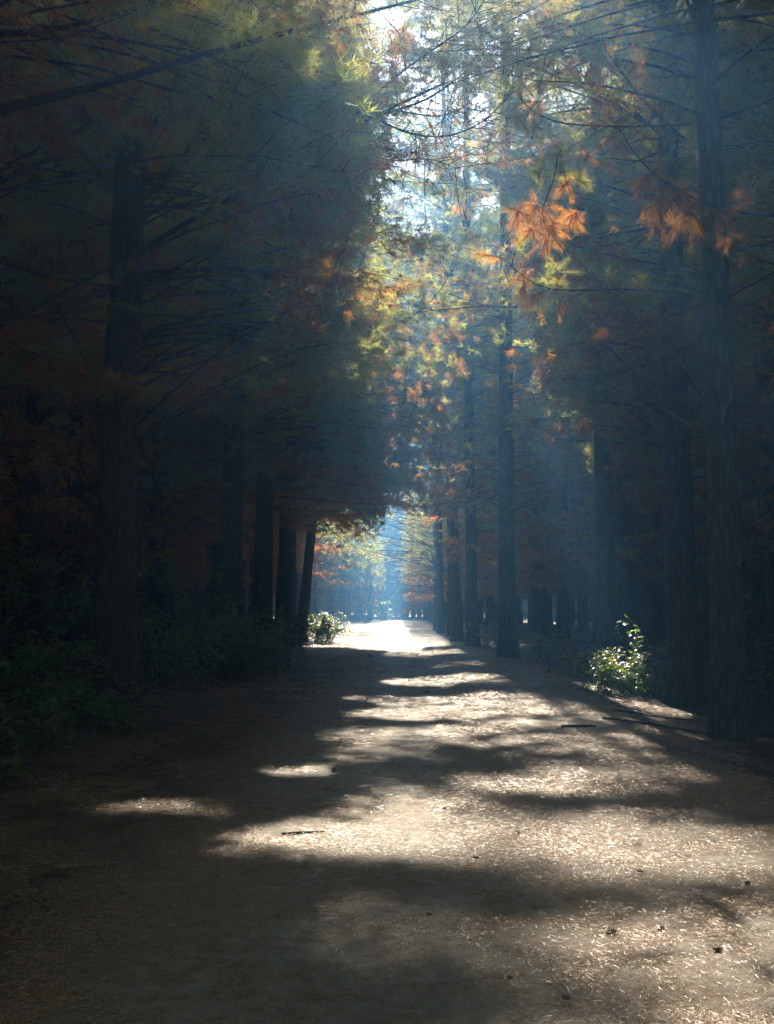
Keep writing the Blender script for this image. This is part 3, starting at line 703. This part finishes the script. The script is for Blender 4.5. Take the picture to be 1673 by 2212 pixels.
for s, nm, m in ((tr, 'trunks', M_BARK), (fo, 'crowns', M_GREEN), (blocker_tr3, 'trunks', M_BARK), (blocker_fo3, 'crowns', M_GREEN), (blocker_tr6, 'trunks', M_BARK), (blocker_fo6, 'crowns', M_GREEN), (tr5, 'trunks', M_BARK), (fo5, 'crowns', M_GREEN), (tr4, 'trunks', M_TWIG), (fo4, 'crowns', M_RUST), (tr2, 'trunks', M_BARK), (fo2, 'crowns', M_RUST)):
    o = s.obj(nm, m, root); tag(o, kind='stuff')

# ------------------------------------------------------------------ brambles
def leaves(sp, C, D, size, tint):
    """folded pointed leaflets, three to a leaf"""
    N = len(C)
    if N == 0: return
    up = nrm(np.array([0, 0, 1.]) + rng.normal(0, .45, (N, 3))); D = nrm(D - up * np.sum(D * up, -1, keepdims=True)); Sd = np.cross(up, D)
    for a, k in ((0, 1.0), (1.15, .8), (-1.15, .8)):
        d = D * math.cos(a) + Sd * math.sin(a); s = -D * math.sin(a) + Sd * math.cos(a)
        L = (size * k * (.75 + .5 * rng.random(N)))[:, None]; w = L * .34
        b = C + d * L * .12; dr = np.array([0, 0, -1.]) * L * .18
        v = np.stack([b, b + d * L * .28 + s * w * .9 - up * L * .05, b + d * L * .62 + s * w * .85 - up * L * .05 + dr * .5, b + d * L + dr, b + d * L * .62 - s * w * .85 - up * L * .05 + dr * .5, b + d * L * .28 - s * w * .9 - up * L * .05, b + d * L * .45 + up * L * .06], 1)
        i = np.arange(N)[:, None] * 7
        f = np.concatenate([i + np.array([[a_, b_, 6]]) for a_, b_ in ((0, 1), (1, 2), (2, 3), (3, 4), (4, 5), (5, 0))])
        sp.add(v.reshape(-1, 3), f, None, np.repeat(np.broadcast_to(tint, (N,)), 7))

def bramble(x, y, w, h, label, nst=14, per=16, size=.075, yellow=.02, red=0, group='brambles beside the track', dx=0, name='bramble_bush', depth=None):
    z0 = float(gz(x, y)); org = (x, y, z0); root = tag(empty(name, org), label, 'bramble', group)
    st, lf, yl, rl = Soup(), Soup(), Soup(), Soup()
    dp = depth or w
    for k in range(nst):
        bx = x + rng.normal(0, w * .16); by = y + rng.normal(0, dp * .16); az = rng.random() * 6.28
        L = h * (.6 + .9 * rng.random()); rch = w * .5 * (.4 + .7 * rng.random()); rcy = dp * .5 * (.4 + .7 * rng.random())
        s = np.linspace(0, 1, 8)
        pts = np.stack([bx + rch * math.cos(az) * s ** 1.3 + dx * s, by + rcy * math.sin(az) * s ** 1.3, float(gz(bx, by)) + L * (1.75 * s - 1.05 * s ** 2.2)], 1)
        pts[1:-1] += rng.normal(0, .03, (6, 3)); pts[:, 2] = np.maximum(pts[:, 2], gz(pts[:, 0], pts[:, 1]) + .03)
        pts[0, 2] -= .06
        tube(st, pts, np.linspace(.006, .002, 8), 4, cap=False)
        n = per; t = .04 + .96 * rng.random(n)
        C = np.stack([np.interp(t, s, pts[:, c]) for c in range(3)], 1) + rng.normal(0, .08, (n, 3))
        C[:, 2] = np.maximum(C[:, 2], gz(C[:, 0], C[:, 1]) + .04)
        D = rng.normal(0, 1, (n, 3)) * [1, 1, .3]; tn = rng.random(n)
        u = rng.random(n); ky = u < yellow; kr = (u >= yellow) & (u < yellow + red); kg = ~(ky | kr)
        leaves(lf, C[kg], D[kg], size, tn[kg]); leaves(yl, C[ky], D[ky], size * 1.1, tn[ky]); leaves(rl, C[kr], D[kr], size, tn[kr])
    st.obj('stems', M_TWIG, root, org); lf.obj('leaves', M_LEAF, root, org)
    if yl.n: yl.obj('yellow_leaves', M_YLEAF, root, org)
    if rl.n: rl.obj('red_leaves', M_RLEAF, root, org)
    return root
p = G(1310, 1478)
bramble(4.45, 20.3, 2.1, .72, 'sunlit bramble with bright green and orange leaves by the right track edge', 46, 30, .075, .05, .05, dx=.1)
bramble(5.3, 20.9, 1.5, 1.7, 'tall shaded bramble with one yellow leaf behind the sunlit bramble', 12, 14, .09, .02)
bramble(6.6, 18, 1.8, 1.1, 'dim bramble between two right-hand trunks', 14, 16, .085, 0)
bramble(4.9, 33.8, 2.2, 1.0, 'dim low bramble at the foot of the straight hazy trunk', 18, 16, .10, 0)
bramble(4.3, 41, 2.4, 1.0, 'small shaded bramble beside the pair of slim right trunks', 18, 16, .11, 0)
bramble(6.3, 28.5, 2.4, .9, 'low dark bramble under the hazy right pines', 16, 16, .10, 0)
bramble(-3.25, 46.2, 1.9, 1.15, 'sunlit yellow-green bramble at the foot of the slim leaning pine', 48, 32, .09, .12, dx=.15)
bramble(-3.3, 29.5, 2.0, 1.4, 'dark bramble at the foot of the close trio of trunks', 30, 22, .09, .01)
bramble(-3.4, 25.5, 2.2, 1.3, 'dark glossy bramble spilling towards the track before the trio', 34, 22, .09, .008)
bramble(-3.6, 22, 2.2, 1.3, 'dark glossy bramble at the track edge with cool glints', 36, 22, .085, .004)
bramble(-4.6, 23.5, 2.2, 2.0, 'dark bramble with yellow leaves right of the thick left trunk', 34, 22, .09, .05)
bramble(-5.6, 20.5, 2.0, 2.0, 'tall dark bramble sprays right behind the thick left trunk', 30, 20, .085, .03)
bramble(-6.8, 25, 2.6, 1.5, 'shaded bramble deeper behind the thick left trunk', 30, 22, .09, .01)
bramble(-4.3, 19, 1.8, 1.2, 'low dark bramble right in front of the trunk row', 30, 22, .08, .01)
bramble(-6.2, 16.5, 2.4, 2.1, 'dark bramble left of the thick left trunk', 36, 24, .085, .01)
bramble(-6.6, 14.6, 2.2, 1.8, 'glossy dark bramble at the far left edge', 34, 24, .085, .01)
bramble(-4.9, 13.4, 1.8, .8, 'low blue-green bramble in front of the thick left trunk', 30, 24, .085, .01)
bramble(-3.7, 12.8, 1.6, .55, 'low trailing bramble with one yellow leaf on the left verge', 22, 20, .085, .02)
bramble(-4.2, 10.8, 1.4, .6, 'low leafy bramble on the dark verge at lower left', 18, 18, .085, 0)
bramble(-3.6, 9.0, .9, .4, 'small leafy sprig at the lower left edge of the frame', 7, 12, .08, 0)
bramble(-1.1, 128, 2.0, 2.2, 'tiny pale shrub where the track disappears in blue haze', 20, 20, .25, 0)
bramble(3.6, 68, 2.6, 3.8, 'bare arching twiggy shrub at the far right track edge', 44, 2, .12, 0)

# ------------------------------------------------------------------ fallen needles, twigs, cones, stones
def litter(n, y0, y1, x0, x1, ln, wd, lift):
    u = rng.random(n); y = y0 * (y1 / y0) ** u
    x = x0 + (x1 - x0) * rng.random(n)
    den = .15 + .85 * sstep(.3, .7, .6 * vnoise(x * 1.3, y * .9) + .4 * vnoise(x * 5, y * 4))
    den *= 1 - .75 * np.exp(-((x - .1) / .55) ** 2)
    den *= .6 + .4 * sstep(-2.5, 1.0, x)  # needles thinned on the left to darken the shaded side
    k = rng.random(n) < den; x, y = x[k], y[k]; n = len(x)
    a = rng.random(n) * 6.28; z = gz(x, y) + lift * rng.random(n) + .003
    L = ln * (.3 + 1.1 * rng.random(n)); d = np.stack([np.cos(a), np.sin(a), rng.normal(0, .10, n)], 1); s = np.stack([-np.sin(a), np.cos(a), rng.normal(0, .5, n)], 1)
    c = np.stack([x, y, z], 1); bow = s * (L * rng.normal(0, .08, n))[:, None] * [1, 1, .2]; sw = s * wd / 2; h = d * (L / 2)[:, None]
    v = np.stack([c - h - sw, c - h + sw, c + h + bow], 1).reshape(-1, 3)
    t = np.repeat(np.clip(rng.beta(1.4, 1.8, n) * .9 + (rng.random(n) < .10) * .7, 0, 1), 3)
    return v, np.arange(n * 3).reshape(-1, 3), t
sp = Soup()
for a in ((1150000, 3.3, 9, -4.6, 4.6, .034, .0019, .014), (480000, 8, 20, -4.8, 5.2, .065, .0040, .014), (90000, 18, 45, -4.4, 4.8, .14, .010, .014)):
    v, f, t = litter(*a); sp.add(v, f, None, t)
tag(sp.obj('fallen_needles', M_LITTER), 'loose carpet of fallen pine needles strewn over the track', 'needle litter', kind='stuff')

def stick(px, py, length, rad, az, label, mat):
    g = G(px, py); z = float(gz(g[0], g[1])); d = np.array([math.cos(az), math.sin(az), 0])
    pts = np.array([[*(g[:2] + d[:2] * length * (t - .5)), 0] for t in np.linspace(0, 1, 8)]); pts[:, 2] = gz(pts[:, 0], pts[:, 1]) + rad * .9
    pts[:, :2] += rng.normal(0, .006, (8, 2)); sp = Soup(); tube(sp, pts, rad * np.array([.7, 1, 1.1, 1, .95, .9, .8, .5]), 7, jit=.15)
    o = sp.obj('stick', mat, origin=(g[0], g[1], z), smooth=True); tag(o, label, 'stick', 'sticks lying on the ground')
stick(655, 1806, .30, .010, .25, 'short dark stick lying in the sun patch left of the track centre', M_TWIG)
stick(190, 1885, .42, .014, .35, 'pale stick lying in deep shade at lower left', M_PALE)
stick(1250, 1572, .5, .02, .1, 'small dark stick on the sunlit track further back', M_TWIG)
stick(1500, 1555, 2.6, .022, -.1, 'long thin dead branch lying before the near mossy pine', M_TWIG)
stick(1420, 1530, 1.5, .018, .2, 'dead branch lying under the sunlit bramble', M_TWIG)

def cone(px, py, s, label):
    g = G(px, py); z = float(gz(g[0], g[1])); sp = Soup(); az = rng.random() * 6.28; ax = np.array([math.cos(az), math.sin(az), .1]); ax /= np.linalg.norm(ax)
    A = nrm(np.cross(ax, [0, 0, 1.])); B = np.cross(ax, A); c0 = np.array([g[0], g[1], z + s * .22])
    t = np.linspace(0, 1, 7); tube(sp, c0 + ax * s * (t[:, None] - .5), s * .26 * np.sin(np.pi * np.clip(t * .86 + .1, 0, 1)), 8)
    n = 46
    for k in range(n):
        q = (k + .5) / n; th = k * 2.4; rr = s * .40 * math.sin(math.pi * (q * .82 + .12)); rad = math.cos(th) * A + math.sin(th) * B; tg = np.cross(ax, rad)
        b = c0 + ax * s * (q - .5) + rad * rr * .55; e = b + rad * rr * .5 + ax * s * .07; w = tg * s * .075
        v = [b - w * .5, b + w * .5, e + w, e + ax * s * .035 + rad * s * .02, e - w]
        sp.add(v, [[0, 1, 2], [0, 2, 4], [4, 2, 3]])
    tag(sp.obj('pine_cone', M_CONE, origin=(g[0], g[1], z)), label, 'pine cone', 'pine cones on the ground')
for px, py, s, lb in ((1320, 2027, .05, 'dark pine cone in the bright sun patch at lower right'), (1552, 2066, .045, 'pine cone in the sun patch close to the right edge'), (1385, 1893, .04, 'small pine cone in the shade strip below the big sun patches'),
                      (722, 1672, .06, 'pine cone at the right end of the small lone sun spot'), (1430, 2018, .035, 'tiny pine cone between two larger ones at lower right'), (800, 1420, .16, 'dark pine cone on the shaded track near the far sunlit stretch'), (922, 1497, .13, 'dark pine cone on the middle of the striped track'), (1617, 1923, .04, 'dark pine cone near the right frame edge below the sun patch')): cone(px, py, s, lb)

def stone(px, py, s, label):
    g = G(px, py); z = float(gz(g[0], g[1])); n, m = 7, 9; th = np.linspace(.05, math.pi - .05, n)[:, None]; ph = np.linspace(0, 2 * math.pi, m, endpoint=False)[None]
    rr = s * .5 * (1 + .35 * (rng.random((n, m)) - .5))
    v = np.stack([g[0] + rr * np.sin(th) * np.cos(ph), g[1] + rr * np.sin(th) * np.sin(ph), z + s * .12 + .6 * rr * np.cos(th) + 0 * ph], -1).reshape(-1, 3)
    i = np.arange(n - 1)[:, None] * m; j = np.arange(m); k = (j + 1) % m; sp = Soup(); sp.add(v, None, np.stack([i + j, i + k, i + m + k, i + m + j], -1).reshape(-1, 4))
    tag(sp.obj('stone', M_STONE, origin=(g[0], g[1], z), smooth=True), label, 'stone', 'small stones on the track')
for px, py, s, lb in ((928, 1985, .035, 'dark pebble on the grey strip of track in the foreground'), (1117, 1805, .05, 'pebble in the shade in the middle of the track'), (1100, 2120, .035, 'dark pebble on needles at the bottom of the track'), (960, 1750, .04, 'pebble on the half-lit centre of the track'), (1030, 1860, .04, 'pebble at the edge of the central shade'),
                      (565, 1560, .06, 'pale pebble on the shaded left verge'), (380, 2040, .03, 'pale pebble in deep shade at lower left'), (1225, 2165, .04, 'dark pebble near the bottom of the frame right of centre')): stone(px, py, s, lb)

# ------------------------------------------------------------------ haze
sp = Soup(); a, b, zt = 470, 470, 42.0
v = [(-a, -100, -1.5), (a, -100, -1.5), (a, b, -1.5), (-a, b, -1.5), (-a, -100, zt), (a, -100, zt), (a, b, zt), (-a, b, zt)]
sp.add(v, None, [(0, 3, 2, 1), (4, 5, 6, 7), (0, 1, 5, 4), (1, 2, 6, 5), (2, 3, 7, 6), (3, 0, 4, 7)])
hm = bpy.data.materials.new('haze_air'); hm.use_nodes = True; n = hm.node_tree.nodes
n.remove(n['Principled BSDF']); pv = n.new('ShaderNodeVolumePrincipled')
pv.inputs['Color'].default_value = (*HAZE_COLOR, 1); pv.inputs['Density'].default_value = HAZE_DENSITY; pv.inputs['Anisotropy'].default_value = HAZE_ANISO
hm.node_tree.links.new(pv.outputs[0], n['Material Output'].inputs['Volume'])
try: hm.cycles.homogeneous_volume = True
except Exception: pass
tag(sp.obj('haze', hm), 'thin blue haze filling the forest air', 'haze', kind='stuff')
